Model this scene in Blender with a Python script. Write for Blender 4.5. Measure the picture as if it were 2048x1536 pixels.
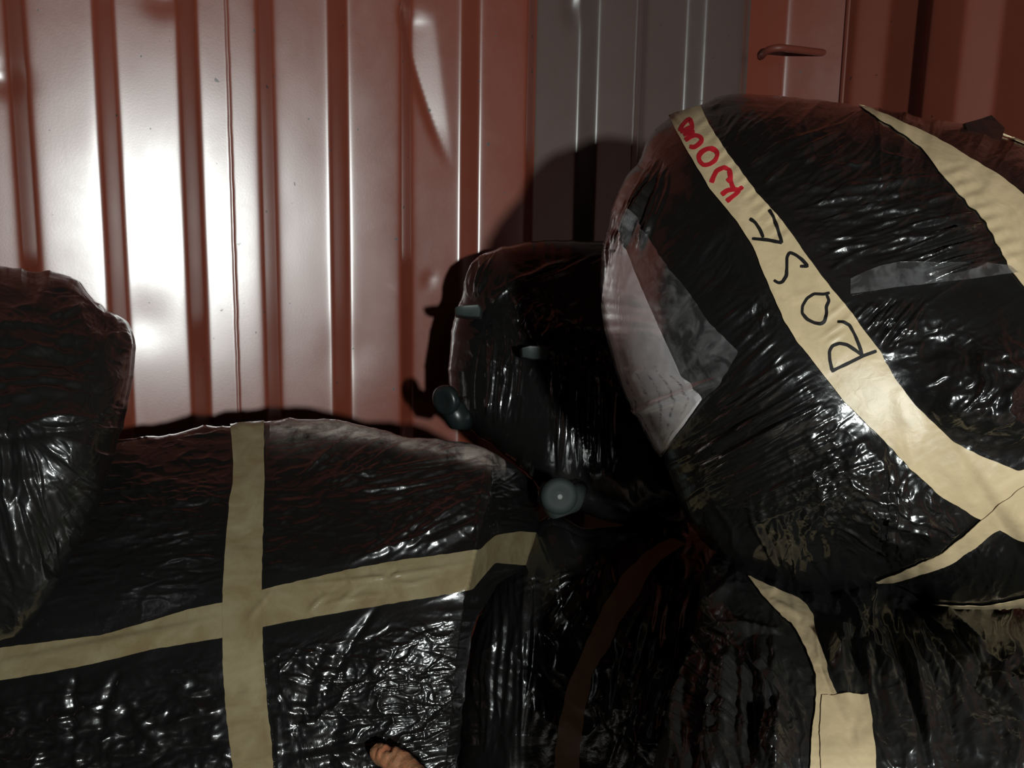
import bpy, math
import numpy as np
from mathutils import Matrix, Vector

# ------------------------------------------------------------------ clear
for o in list(bpy.data.objects):
    bpy.data.objects.remove(o)
S = bpy.context.scene
COL = S.collection

# ------------------------------------------------------------------ camera
F = 1700.0                      # focal length for a 2048 px wide frame
PITCH, ROLL = math.radians(9.85), math.radians(1.48)
PHI, DWALL, S0, PER = math.radians(22.84), 1.774, -0.204, 0.278
CAM = np.array([0.0, 0.0, 0.90])
_R0 = np.array([1.0, 0, 0]); _U0 = np.array([0, math.sin(PITCH), math.cos(PITCH)])
FWD = np.array([0, math.cos(PITCH), -math.sin(PITCH)])
RGT = _R0*math.cos(ROLL) + _U0*math.sin(ROLL)
UPV = _U0*math.cos(ROLL) - _R0*math.sin(ROLL)
cd = bpy.data.cameras.new('camera'); cam = bpy.data.objects.new('camera', cd); COL.objects.link(cam)
cd.sensor_width = 36.0; cd.lens = 36.0*F/2048.0; cd.clip_start = 0.02
cam.matrix_world = Matrix(((RGT[0], UPV[0], -FWD[0], CAM[0]), (RGT[1], UPV[1], -FWD[1], CAM[1]),
                           (RGT[2], UPV[2], -FWD[2], CAM[2]), (0, 0, 0, 1)))
S.camera = cam

# ------------------------------------------------------------------ light
vs = S.view_settings
vs.view_transform = 'Standard'; vs.look = 'None'; vs.gamma = 1.0; vs.use_curve_mapping = False
vs.exposure = 0.0
w = bpy.data.worlds.new('world'); S.world = w; w.use_nodes = True
w.node_tree.nodes['Background'].inputs[0].default_value = (0.30, 0.25, 0.22, 1)
w.node_tree.nodes['Background'].inputs[1].default_value = 0.012

def spot(name, pos, aim, energy, radius, color, size=150, blend=0.6):
    ld = bpy.data.lights.new(name, 'SPOT'); ld.energy = energy; ld.shadow_soft_size = radius
    ld.color = color; ld.spot_size = math.radians(size); ld.spot_blend = blend
    lo = bpy.data.objects.new(name, ld); COL.objects.link(lo); lo.location = Vector(pos)
    lo.rotation_euler = (Vector(aim) - Vector(pos)).to_track_quat('-Z', 'Y').to_euler()
    return lo
LP = CAM + 0.58*RGT - 0.10*UPV - 1.15*FWD
spot('torch', LP, LP + FWD - 0.22*RGT + 0.02*UPV, 195.0, 0.045, (0.94, 1.0, 0.97), 150, 0.9)

# ------------------------------------------------------------------ helpers
def ray(x, y, d):
    x = np.asarray(x, float); y = np.asarray(y, float); d = np.asarray(d, float)
    a = (x-1024.0)/F*d; b = (768.0-y)/F*d
    return CAM + a[..., None]*RGT + b[..., None]*UPV + d[..., None]*FWD

def link(name, me, parent=None, mat=None, smooth=True):
    o = bpy.data.objects.new(name, me); COL.objects.link(o)
    if parent is not None: o.parent = parent
    if mat is not None: me.materials.append(mat)
    if smooth and len(me.polygons):
        me.polygons.foreach_set('use_smooth', np.ones(len(me.polygons), bool))
    return o

def mesh_np(name, V, Q):
    me = bpy.data.meshes.new(name)
    Q = np.asarray(Q, np.int32)
    me.vertices.add(len(V)); me.vertices.foreach_set('co', np.asarray(V, np.float32).ravel())
    n, k = Q.shape
    me.loops.add(n*k); me.loops.foreach_set('vertex_index', Q.ravel())
    me.polygons.add(n); me.polygons.foreach_set('loop_start', np.arange(0, n*k, k, dtype=np.int32))
    me.update(calc_edges=True); me.validate()
    return me

def tag(o, label, cat, group=None, kind=None):
    if label: o['label'] = label
    if cat: o['category'] = cat
    if group: o['group'] = group
    if kind: o['kind'] = kind
    return o

def attr(me, name, vals):
    a = me.attributes.new(name, 'FLOAT', 'POINT'); a.data.foreach_set('value', np.asarray(vals, np.float32).ravel())

# ---- noise
def _h(ix, iy, s):
    n = (ix.astype(np.int64)*374761393 + iy.astype(np.int64)*668265263 + s*1274126177) & 0xffffffff
    n = ((n ^ (n >> 13))*1274126177) & 0xffffffff
    return ((n ^ (n >> 16)) & 0xffffff)/float(0xffffff)
def noise(x, y, s=0):
    ix = np.floor(x); iy = np.floor(y); fx = x-ix; fy = y-iy
    fx = fx*fx*fx*(fx*(fx*6-15)+10); fy = fy*fy*fy*(fy*(fy*6-15)+10)
    a = _h(ix, iy, s); b = _h(ix+1, iy, s); c = _h(ix, iy+1, s); d = _h(ix+1, iy+1, s)
    return (a*(1-fx)+b*fx)*(1-fy)+(c*(1-fx)+d*fx)*fy
def ridged(x, y, s=0, octv=4, gain=0.5):
    t = 0; a = 1.0
    for k in range(octv):
        n = 1-np.abs(2*noise(x, y, s+k*17)-1); t = t+a*n*n; a *= gain; x, y = x*2.03+5.2, y*2.03+1.7
    return t
def fbm(x, y, s=0, octv=3):
    t = 0; a = 1.0
    for k in range(octv):
        t = t+a*(noise(x, y, s+k*31)-0.5); a *= 0.5; x, y = x*2.1+3.1, y*2.1+8.3
    return t

class Height:
    """wrinkle height map (metres) over a region of a bundle's skin"""
    def __init__(s, x0, y0, x1, y1, step=2.0, seed=1):
        s.x0, s.y0, s.st = x0, y0, step
        s.X, s.Y = np.meshgrid(np.arange(x0, x1, step), np.arange(y0, y1, step))
        s.H = np.zeros_like(s.X); s.rng = np.random.default_rng(seed); s.seed = seed
    def blob(s, cx, cy, rx, ry, ang=0, soft=1.0):
        a = math.radians(ang); dx = s.X-cx; dy = s.Y-cy
        u = (dx*math.cos(a)+dy*math.sin(a))/rx; v = (-dx*math.sin(a)+dy*math.cos(a))/ry
        return np.exp(-(u*u+v*v)**soft)
    def crumple(s, size, amp, mask=1.0, ang=0, stretch=1.0, seed=0, octv=4, gain=0.5, warp=0.5):
        a = math.radians(ang)
        u = (s.X*math.cos(a)+s.Y*math.sin(a))/(size*stretch); v = (-s.X*math.sin(a)+s.Y*math.cos(a))/size
        wu = fbm(u*0.8+3, v*0.8, s.seed*7+seed+99); wv = fbm(u*0.8, v*0.8+9, s.seed*7+seed+199)
        s.H += amp*mask*(ridged(u+warp*wu, v+warp*2*wv, s.seed*13+seed, octv, gain)-0.6)
    def lump(s, cx, cy, rx, ry, amp, ang=0):
        s.H += amp*s.blob(cx, cy, rx, ry, ang)
    def line(s, a, b, w, amp, bend=0.0, kind='ridge'):
        ax, ay = a; bx, by = b; L = math.hypot(bx-ax, by-ay)+1e-6
        tx, ty = (bx-ax)/L, (by-ay)/L; pad = 4*w+abs(bend)+4
        i0 = max(0, int((min(ax, bx)-pad-s.x0)/s.st)); i1 = int((max(ax, bx)+pad-s.x0)/s.st)+1
        j0 = max(0, int((min(ay, by)-pad-s.y0)/s.st)); j1 = int((max(ay, by)+pad-s.y0)/s.st)+1
        X = s.X[j0:j1, i0:i1]; Y = s.Y[j0:j1, i0:i1]
        if X.size == 0: return
        u = ((X-ax)*tx+(Y-ay)*ty)/L; v = -(X-ax)*ty+(Y-ay)*tx
        v = v-bend*4*u*(1-u)
        uc = np.clip(u, 0, 1); env = np.sin(np.pi*np.clip(uc, 0, 1))**0.6*((u > 0) & (u < 1))
        ww = w*(0.6+0.4*np.sin(np.pi*uc))
        if kind == 'ridge': pr = np.exp(-(v/ww)**2)
        else: pr = np.tanh(v/ww)*np.exp(-(v/(ww*5))**2)      # a soft step: one side raised
        s.H[j0:j1, i0:i1] += amp*env*pr
    def fan(s, A, B, n, w, amp, jit=0.04, bend=6, lmin=0.35):
        r = s.rng
        for k in range(n):
            t = r.random(); t2 = np.clip(t+r.normal(0, jit), -0.1, 1.1)
            a = np.array(A[0])*(1-t)+np.array(A[1])*t; b = np.array(B[0])*(1-t2)+np.array(B[1])*t2
            l = lmin+(1-lmin)*r.random(); o = r.random()*(1-l)
            p = a+(b-a)*o; q = a+(b-a)*(o+l)
            sgn = 1 if r.random() < 0.75 else -1
            s.line(p, q, w*(0.6+0.9*r.random()), sgn*amp*(0.4+0.9*r.random()), r.normal(0, bend))
    def sticks(s, poly_mask, n, length, ang, w, amp, spread=15):
        r = s.rng; ys, xs = np.nonzero(poly_mask > 0.35)
        if len(ys) == 0: return
        for k in range(n):
            i = r.integers(len(ys)); x = s.X[ys[i], xs[i]]; y = s.Y[ys[i], xs[i]]
            a = math.radians(ang+r.normal(0, spread)); l = length*(0.4+r.random())*0.5
            s.line((x-l*math.cos(a), y-l*math.sin(a)), (x+l*math.cos(a), y+l*math.sin(a)), w*(0.6+0.8*r.random()),
                   amp*(0.4+r.random())*(1 if r.random() < 0.7 else -1), r.normal(0, l*0.08))
    def calm(s, left, right, k=0.35):
        """film lies flatter where tape presses on it"""
        L = np.array(left, float); R = np.array(right, float)
        C = (resamp(L, 60)+resamp(R, 60))/2; Wd = np.hypot(*(resamp(L, 60)-resamp(R, 60)).T)/2
        m = np.zeros_like(s.H)
        for (cx, cy), wd in zip(C, Wd):
            wd = max(wd, 6); i0 = int((cx-2*wd-s.x0)/s.st); i1 = int((cx+2*wd-s.x0)/s.st)+1
            j0 = int((cy-2*wd-s.y0)/s.st); j1 = int((cy+2*wd-s.y0)/s.st)+1
            i0, j0 = max(i0, 0), max(j0, 0)
            if i1 <= i0 or j1 <= j0: continue
            d = np.hypot(s.X[j0:j1, i0:i1]-cx, s.Y[j0:j1, i0:i1]-cy)/wd
            v = np.clip(1.7-d, 0, 0.7)/0.7
            m[j0:j1, i0:i1] = np.maximum(m[j0:j1, i0:i1], v[:m[j0:j1, i0:i1].shape[0]])
        s.H *= 1-(1-k)*m
    def __call__(s, x, y):
        gx = np.clip((x-s.x0)/s.st, 0, s.H.shape[1]-1.001); gy = np.clip((y-s.y0)/s.st, 0, s.H.shape[0]-1.001)
        ix = gx.astype(int); iy = gy.astype(int); fx = gx-ix; fy = gy-iy; H = s.H
        return (H[iy, ix]*(1-fx)+H[iy, ix+1]*fx)*(1-fy)+(H[iy+1, ix]*(1-fx)+H[iy+1, ix+1]*fx)*fy

def resamp(P, n):
    P = np.array(P, float); d = np.r_[0, np.cumsum(np.hypot(*np.diff(P, axis=0).T))]
    t = np.linspace(0, d[-1], n); return np.stack([np.interp(t, d, P[:, 0]), np.interp(t, d, P[:, 1])], 1)
def smooth_line(P, n, it=3):
    Q = resamp(P, n)
    for _ in range(it): Q[1:-1] = (Q[:-2]+2*Q[1:-1]+Q[2:])/4
    return Q

class Bundle:
    """closed solid body: a swollen shape with its own distance, front, rim and back"""
    def __init__(s, c, outline, depth, bulge, p, back, height, jag=1.5, seed=3, extra=None):
        s.c = np.array(c, float); O = np.array(outline, float)
        O = np.vstack([O, O[:1]]); seg = []
        for a, b in zip(O[:-1], O[1:]):
            n = max(2, int(np.hypot(*(b-a))/6)); t = np.linspace(0, 1, n, endpoint=False)[:, None]; seg.append(a*(1-t)+b*t)
        O = np.vstack(seg)
        for _ in range(4): O = (np.roll(O, 1, 0)+2*O+np.roll(O, -1, 0))/4
        d = O-s.c; th = np.arctan2(d[:, 1], d[:, 0]); r = np.hypot(d[:, 0], d[:, 1])
        k = np.arange(len(r)); rr = r+jag*3*(ridged(k/9.0, k*0, seed, 3)-0.8)
        o = np.argsort(th); s.th = np.r_[th[o]-2*np.pi, th[o], th[o]+2*np.pi]; s.r = np.r_[rr[o], rr[o], rr[o]]
        s.depth, s.B, s.p, s.back, s.h, s.extra = depth, bulge, p, back, height, extra
    def rad(s, th): return np.interp(th, s.th, s.r)
    def base(s, x, y):
        dx = x-s.c[0]; dy = y-s.c[1]
        rho = np.clip(np.hypot(dx, dy)/s.rad(np.arctan2(dy, dx)), 0, 1)
        d = s.depth(x, y)+s.B*(1-(1-rho**s.p)**(1/s.p))
        if s.extra is not None: d = d+s.extra(x, y)
        return ray(x, y, d), rho
    def surf(s, x, y, off=0.0, hk=1.0):
        x = np.asarray(x, float); y = np.asarray(y, float); e = 2.0
        P, rho = s.base(x, y)
        ax, _ = s.base(x+e, y); bx, _ = s.base(x-e, y); ay, _ = s.base(x, y+e); by, _ = s.base(x, y-e)
        N = np.cross(ax-bx, ay-by); N /= np.linalg.norm(N, axis=-1, keepdims=True)+1e-12
        sg = np.sign((N*(CAM-P)).sum(-1)); N *= sg[..., None]
        fade = np.clip((1-rho)/0.03, 0, 1)
        return P+N*((s.h(x, y)*fade*hk+off)[..., None] if np.ndim(off) or True else 0)
    def build(s, name, mat, N=500, parent=None, dust=None):
        u = np.linspace(-1, 1, N); U, V = np.meshgrid(u, u)
        X = U*np.sqrt(1-V*V/2); Y = V*np.sqrt(1-U*U/2)
        r = np.clip(np.hypot(X, Y), 0, 1); th = np.arctan2(Y, X); rho = np.clip(r*(1.5-0.5*r*r), 0, 1)
        R = s.rad(th)*rho
        x = s.c[0]+R*np.cos(th); y = s.c[1]+R*np.sin(th)
        P = s.surf(x, y)
        b = np.zeros((N, N), bool); b[0] = b[-1] = True; b[:, 0] = b[:, -1] = True
        P[b] = s.base(x[b], y[b])[0]
        V3 = P.reshape(-1, 3)
        idx = np.arange(N*N).reshape(N, N)
        Q = np.stack([idx[:-1, :-1], idx[1:, :-1], idx[1:, 1:], idx[:-1, 1:]], -1).reshape(-1, 4)
        loop = np.r_[idx[0, :-1], idx[:-1, -1], idx[-1, :0:-1], idx[:0:-1, 0]]
        # back: rings closing behind
        xb = x.reshape(-1)[loop]; yb = y.reshape(-1)[loop]; M = len(loop); rings = 14
        dr = s.depth(xb, yb)+s.B+(s.extra(xb, yb) if s.extra else 0)
        VV = [V3]; prev = loop; Qs = [Q]; base = N*N
        for k in range(1, rings+1):
            q = k/rings; rr = math.cos(q*math.pi/2); dd = s.back*math.sin(q*math.pi/2)
            xx = s.c[0]+(xb-s.c[0])*max(rr, 0.02); yy = s.c[1]+(yb-s.c[1])*max(rr, 0.02)
            # keep real size: scale about the middle at the rim's own distance
            c0 = ray(np.full(M, s.c[0]), np.full(M, s.c[1]), dr); p0 = ray(xb, yb, dr)
            pp = c0+(p0-c0)*max(rr, 0.02)+FWD*dd
            VV.append(pp); cur = base+np.arange(M); base += M
            Qs.append(np.stack([prev, cur, np.roll(cur, -1), np.roll(prev, -1)], -1)[:, ::-1]); prev = cur
        VA = np.vstack(VV); QA = np.vstack(Qs)[:, ::-1]
        VA[:, 2] = np.maximum(VA[:, 2], 0.004)
        me = mesh_np(name, VA, QA)
        dv = np.zeros(len(VA))
        if dust is not None: dv[:N*N] = dust(x.reshape(-1), y.reshape(-1))
        attr(me, 'dust', dv)
        return link(name, me, parent, mat)

def patch(B, name, left, right, mat, parent, nu=14, nv=None, off=0.0012, thick=0.0006, hk=1.0, rag=0.0, seed=5, sm=3, lift=None):
    """thin strip with real thickness lying on a bundle's skin, between two edges"""
    L0 = np.array(left, float)
    if nv is None: nv = max(8, int(np.hypot(*np.diff(L0, axis=0).T).sum()/5))
    L = smooth_line(left, nv, sm); R = smooth_line(right, nv, sm)
    if rag:
        k = np.arange(nv)
        D = (R-L); D /= np.hypot(*D.T)[:, None]+1e-6
        L = L+D*(rag*(noise(k/4.0, k*0, seed)-0.5)*2)[:, None]; R = R+D*(rag*(noise(k/4.0, k*0+7, seed+1)-0.5)*2)[:, None]
    t = np.linspace(0, 1, nu)[None, :, None]; G = L[:, None, :]*(1-t)+R[:, None, :]*t
    o = off+(lift(G[..., 0], G[..., 1]) if lift is not None else 0)
    top = B.surf(G[..., 0], G[..., 1], off=o, hk=hk); bot = B.surf(G[..., 0], G[..., 1], off=o-thick, hk=hk)
    n = nv*nu; V = np.vstack([top.reshape(-1, 3), bot.reshape(-1, 3)])
    idx = np.arange(n).reshape(nv, nu)
    Q = np.stack([idx[:-1, :-1], idx[:-1, 1:], idx[1:, 1:], idx[1:, :-1]], -1).reshape(-1, 4)
    Q2 = Q[:, ::-1]+n
    lp = np.r_[idx[0, :-1], idx[:-1, -1], idx[-1, :0:-1], idx[:0:-1, 0]]
    Q3 = np.stack([lp, lp+n, np.roll(lp, -1)+n, np.roll(lp, -1)], -1)
    V = np.vstack([V, V]); Q3 = Q3+2*n
    me = mesh_np(name, V, np.vstack([Q, Q2, Q3]))
    gv = np.repeat(np.linspace(0, 1, nv), nu)
    attr(me, 'along', np.tile(gv, 4)); gu = np.tile(np.linspace(0, 1, nu), nv); attr(me, 'across', np.tile(gu, 4))
    return link(name, me, parent, mat)

def strokes(B, name, lines, width, mat, parent, off=0.0022, hk=1.0):
    VV = []; QQ = []; base = 0
    for P in lines:
        n = max(6, int(np.hypot(*np.diff(np.array(P, float), axis=0).T).sum()/3))
        C = smooth_line(P, n, 1); T = np.gradient(C, axis=0); T /= np.hypot(*T.T)[:, None]+1e-9
        Nn = np.stack([-T[:, 1], T[:, 0]], 1)
        k = np.arange(n); wd = width*(0.5+0.14*(noise(k/5.0, k*0, len(P))-0.5))
        wd[0] *= 0.75; wd[-1] *= 0.75
        G = np.stack([C-Nn*wd[:, None], C, C+Nn*wd[:, None]], 1)
        top = B.surf(G[..., 0], G[..., 1], off=off, hk=hk); bot = B.surf(G[..., 0], G[..., 1], off=off-0.0003, hk=hk)
        m = n*3; VV += [top.reshape(-1, 3), bot.reshape(-1, 3)]*2
        idx = np.arange(m).reshape(n, 3)+base
        q = np.stack([idx[:-1, :-1], idx[:-1, 1:], idx[1:, 1:], idx[1:, :-1]], -1).reshape(-1, 4)
        lp = np.r_[idx[0, :-1], idx[:-1, -1], idx[-1, :0:-1], idx[:0:-1, 0]]
        QQ += [q, q[:, ::-1]+m, np.stack([lp, lp+m, np.roll(lp, -1)+m, np.roll(lp, -1)], -1)+2*m]
        base += 4*m
    return link(name, mesh_np(name, np.vstack(VV), np.vstack(QQ)), parent, mat)

# ------------------------------------------------------------------ materials
def mat(name):
    m = bpy.data.materials.new(name); m.use_nodes = True; nt = m.node_tree
    return m, nt, nt.nodes, nt.links, nt.nodes['Principled BSDF']
def N(nt, t, **kw):
    n = nt.nodes.new(t)
    for k, v in kw.items():
        if k in n.inputs.keys(): n.inputs[k].default_value = v
        else: setattr(n, k, v)
    return n

def plastic(name, base=(0.0065, 0.0065, 0.0062), rough=0.16, bump=0.25, scale=90.0, dustcol=(0.30, 0.25, 0.22), spec=0.33, stretch=(1, 1, 1), coat=0.0):
    m, nt, nd, lk, P = mat(name)
    P.inputs['Specular IOR Level'].default_value = spec
    P.inputs['Coat Weight'].default_value = coat; P.inputs['Coat Roughness'].default_value = 0.11; P.inputs['Coat IOR'].default_value = 1.5
    tc = N(nt, 'ShaderNodeTexCoord'); mp = N(nt, 'ShaderNodeMapping'); mp.inputs['Scale'].default_value = stretch
    lk.new(tc.outputs['Object'], mp.inputs[0])
    n1 = N(nt, 'ShaderNodeTexNoise', Scale=scale, Detail=4.0, Roughness=0.55, Distortion=0.6); lk.new(mp.outputs[0], n1.inputs['Vector'])
    n2 = N(nt, 'ShaderNodeTexNoise', Scale=scale*0.3, Detail=3.0, Distortion=1.2); lk.new(mp.outputs[0], n2.inputs['Vector'])
    ad = N(nt, 'ShaderNodeMath', operation='ADD'); lk.new(n1.outputs[0], ad.inputs[0]); lk.new(n2.outputs[0], ad.inputs[1])
    bp = N(nt, 'ShaderNodeBump', Strength=bump, Distance=0.0022); lk.new(ad.outputs[0], bp.inputs['Height'])
    lk.new(bp.outputs[0], P.inputs['Normal']); lk.new(bp.outputs[0], P.inputs['Coat Normal'])
    at = N(nt, 'ShaderNodeAttribute', attribute_name='dust')
    n3 = N(nt, 'ShaderNodeTexNoise', Scale=28.0, Detail=6.0, Roughness=0.7); lk.new(tc.outputs['Object'], n3.inputs['Vector'])
    ml = N(nt, 'ShaderNodeMath', operation='MULTIPLY'); lk.new(at.outputs['Fac'], ml.inputs[0])
    mr = N(nt, 'ShaderNodeMapRange'); mr.inputs[1].default_value = 0.32; mr.inputs[2].default_value = 0.58
    lk.new(n3.outputs[0], mr.inputs[0]); lk.new(mr.outputs[0], ml.inputs[1])
    mx = N(nt, 'ShaderNodeMix', data_type='RGBA'); mx.inputs[6].default_value = (*base, 1); mx.inputs[7].default_value = (*dustcol, 1)
    lk.new(ml.outputs[0], mx.inputs[0]); lk.new(mx.outputs[2], P.inputs['Base Color'])
    r = N(nt, 'ShaderNodeMapRange'); r.inputs[3].default_value = rough; r.inputs[4].default_value = 0.6
    lk.new(ml.outputs[0], r.inputs[0]); lk.new(r.outputs[0], P.inputs['Roughness'])
    return m

def tape_mat(name, col, col2, rough=0.3, scale=30.0, bump=0.15, lines=0.0, spec=0.5):
    m, nt, nd, lk, P = mat(name)
    P.inputs['Specular IOR Level'].default_value = spec
    tc = N(nt, 'ShaderNodeTexCoord')
    n1 = N(nt, 'ShaderNodeTexNoise', Scale=scale, Detail=5.0, Roughness=0.6, Distortion=0.8); lk.new(tc.outputs['Object'], n1.inputs['Vector'])
    mr = N(nt, 'ShaderNodeMapRange'); mr.inputs[1].default_value = 0.35; mr.inputs[2].default_value = 0.65; lk.new(n1.outputs[0], mr.inputs[0])
    mx = N(nt, 'ShaderNodeMix', data_type='RGBA'); mx.inputs[6].default_value = (*col, 1); mx.inputs[7].default_value = (*col2, 1)
    lk.new(mr.outputs[0], mx.inputs[0]); lk.new(mx.outputs[2], P.inputs['Base Color'])
    P.inputs['Roughness'].default_value = rough
    n2 = N(nt, 'ShaderNodeTexNoise', Scale=110.0, Detail=3.0, Distortion=1.0); lk.new(tc.outputs['Object'], n2.inputs['Vector'])
    bp = N(nt, 'ShaderNodeBump', Strength=bump, Distance=0.0015); lk.new(n2.outputs[0], bp.inputs['Height']); lk.new(bp.outputs[0], P.inputs['Normal'])
    return m

def simple(name, col, rough=0.5, spec=0.5, metal=0.0):
    m, nt, nd, lk, P = mat(name)
    tc = N(nt, 'ShaderNodeTexCoord'); n1 = N(nt, 'ShaderNodeTexNoise', Scale=60.0, Detail=4.0); lk.new(tc.outputs['Object'], n1.inputs['Vector'])
    mx = N(nt, 'ShaderNodeMix', data_type='RGBA'); mx.inputs[6].default_value = (*[c*0.8 for c in col], 1); mx.inputs[7].default_value = (*[min(1, c*1.2) for c in col], 1)
    lk.new(n1.outputs[0], mx.inputs[0]); lk.new(mx.outputs[2], P.inputs['Base Color'])
    P.inputs['Roughness'].default_value = rough; P.inputs['Specular IOR Level'].default_value = spec; P.inputs['Metallic'].default_value = metal
    return m

def steel(name, col, grey=None, rough=0.34, coat=1.0):
    """painted corrugated steel; the primed panel is a band with straight edges along the wall"""
    m, nt, nd, lk, P = mat(name)
    tc = N(nt, 'ShaderNodeTexCoord')
    sp = N(nt, 'ShaderNodeSeparateXYZ'); lk.new(tc.outputs['Object'], sp.inputs[0])
    n1 = N(nt, 'ShaderNodeTexNoise', Scale=7.0, Detail=6.0, Roughness=0.65); lk.new(tc.outputs['Object'], n1.inputs['Vector'])
    mx = N(nt, 'ShaderNodeMix', data_type='RGBA'); mx.inputs[6].default_value = (*[c*0.85 for c in col], 1); mx.inputs[7].default_value = (*[c*1.12 for c in col], 1)
    lk.new(n1.outputs[0], mx.inputs[0]); out = mx.outputs[2]
    if grey:
        g0, g1, gc = grey
        a = N(nt, 'ShaderNodeMath', operation='GREATER_THAN'); a.inputs[1].default_value = g0; lk.new(sp.outputs[0], a.inputs[0])
        b = N(nt, 'ShaderNodeMath', operation='LESS_THAN'); b.inputs[1].default_value = g1; lk.new(sp.outputs[0], b.inputs[0])
        c = N(nt, 'ShaderNodeMath', operation='MULTIPLY'); lk.new(a.outputs[0], c.inputs[0]); lk.new(b.outputs[0], c.inputs[1])
        m2 = N(nt, 'ShaderNodeMix', data_type='RGBA'); m2.inputs[7].default_value = (*gc, 1)
        lk.new(out, m2.inputs[6]); lk.new(c.outputs[0], m2.inputs[0]); out = m2.outputs[2]
    # small dark chips and specks
    n2 = N(nt, 'ShaderNodeTexNoise', Scale=55.0, Detail=2.0, Roughness=0.5); lk.new(tc.outputs['Object'], n2.inputs['Vector'])
    ch = N(nt, 'ShaderNodeMapRange'); ch.inputs[1].default_value = 0.735; ch.inputs[2].default_value = 0.76; lk.new(n2.outputs[0], ch.inputs[0])
    m3 = N(nt, 'ShaderNodeMix', data_type='RGBA'); m3.inputs[7].default_value = (0.03, 0.015, 0.012, 1); lk.new(ch.outputs[0], m3.inputs[0]); lk.new(out, m3.inputs[6])
    lk.new(m3.outputs[2], P.inputs['Base Color'])
    n4 = N(nt, 'ShaderNodeTexNoise', Scale=9.0, Detail=7.0, Roughness=0.7, Distortion=0.5); lk.new(tc.outputs['Object'], n4.inputs['Vector'])
    r = N(nt, 'ShaderNodeMapRange'); r.inputs[1].default_value = 0.3; r.inputs[2].default_value = 0.7; r.inputs[3].default_value = rough-0.04; r.inputs[4].default_value = rough+0.05
    lk.new(n4.outputs[0], r.inputs[0]); 
    rr = N(nt, 'ShaderNodeMath', operation='MULTIPLY_ADD'); rr.inputs[1].default_value = 0.3; lk.new(ch.outputs[0], rr.inputs[0]); lk.new(r.outputs[0], rr.inputs[2])
    lk.new(rr.outputs[0], P.inputs['Roughness'])
    P.inputs['Specular IOR Level'].default_value = 0.5; P.inputs['IOR'].default_value = 1.9 if coat > 0.5 else 1.4
    P.inputs['Coat Weight'].default_value = coat; P.inputs['Coat Roughness'].default_value = rough-0.07; P.inputs['Coat IOR'].default_value = 1.7
    n5 = N(nt, 'ShaderNodeTexNoise', Scale=260.0, Detail=3.0); lk.new(tc.outputs['Object'], n5.inputs['Vector'])
    bp = N(nt, 'ShaderNodeBump', Strength=0.06, Distance=0.001); lk.new(n5.outputs[0], bp.inputs['Height']); lk.new(bp.outputs[0], P.inputs['Normal'])
    return m

K = lambda k: S0+k*PER
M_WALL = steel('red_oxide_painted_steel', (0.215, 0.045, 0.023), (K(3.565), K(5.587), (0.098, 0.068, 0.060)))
M_END = steel('red_oxide_steel_dimmed', (0.17, 0.038, 0.020), None, 0.6, 0.0)  # darker, duller copy of the wall red, standing in for dimmer light here
M_RING = steel('red_painted_bar', (0.17, 0.04, 0.026), None, 0.5, 0.15)
M_BLACK = plastic('black_film', rough=0.28, coat=0.9, spec=0.4)
M_BLACK3 = plastic('black_film_pleated', base=(0.010, 0.010, 0.0095), rough=0.34, coat=0.45, scale=50.0)
M_BLACK2 = plastic('black_film_soft', rough=0.30, bump=0.28, scale=60.0, coat=0.9, spec=0.5)
M_CASE = plastic('black_film_tight', rough=0.24, coat=0.7, bump=0.15, scale=70.0, stretch=(1.6, 1, 0.35))
M_TAPE = tape_mat('beige_paper_tape', (0.40, 0.31, 0.18), (0.50, 0.385, 0.23), 0.42)
M_TAPE_TAN = tape_mat('tan_packing_tape', (0.17, 0.125, 0.065), (0.23, 0.19, 0.11), 0.22, 18.0, 0.2)
M_TAPE_OLD = tape_mat('brown_packing_tape', (0.23, 0.125, 0.06), (0.28, 0.155, 0.08), 0.35, 18.0, 0.2)
M_INK = simple('black_ink', (0.008, 0.007, 0.007), 0.6, 0.2)
M_RED = simple('red_ink', (0.40, 0.012, 0.02), 0.6, 0.2)
M_RUBBER = simple('grey_rubber', (0.035, 0.045, 0.042), 0.42)
M_WHEEL = simple('dark_wheel_rubber', (0.010, 0.014, 0.014), 0.35)
M_SCREW = simple('dull_steel', (0.16, 0.16, 0.15), 0.6)
M_HUB = simple('dull_grey_wheel', (0.018, 0.024, 0.022), 0.6, 0.2)
M_FLOOR = simple('worn_plywood', (0.10, 0.06, 0.04), 0.7)
M_DARK = simple('ceiling_paint', (0.10, 0.03, 0.02), 0.6)

# ------------------------------------------------------------------ setting
NV = np.array([-math.sin(PHI), math.cos(PHI), 0]); TV = np.array([math.cos(PHI), math.sin(PHI), 0])
def wall_matrix():
    o = CAM*np.array([1, 1, 0])+NV*DWALL
    return Matrix(((TV[0], NV[0], 0, o[0]), (TV[1], NV[1], 0, o[1]), (0, 0, 1, 0), (0, 0, 0, 1)))

def trap(t, up, down, sl, r=0.004):
    """raised between up and down (centres of the slopes), slope width sl, rounded bends"""
    def sstep(c, sgn):
        x = (t-c)/sl
        # soft clamp
        k = r/sl
        y = x+0.5
        f = 0.5*(np.sqrt(y*y+k*k)-np.sqrt((y-1)*(y-1)+k*k)+1)
        return f if sgn > 0 else 1-f
    return np.minimum(sstep(up, 1), sstep(down, -1))

HT = 2.42
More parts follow.
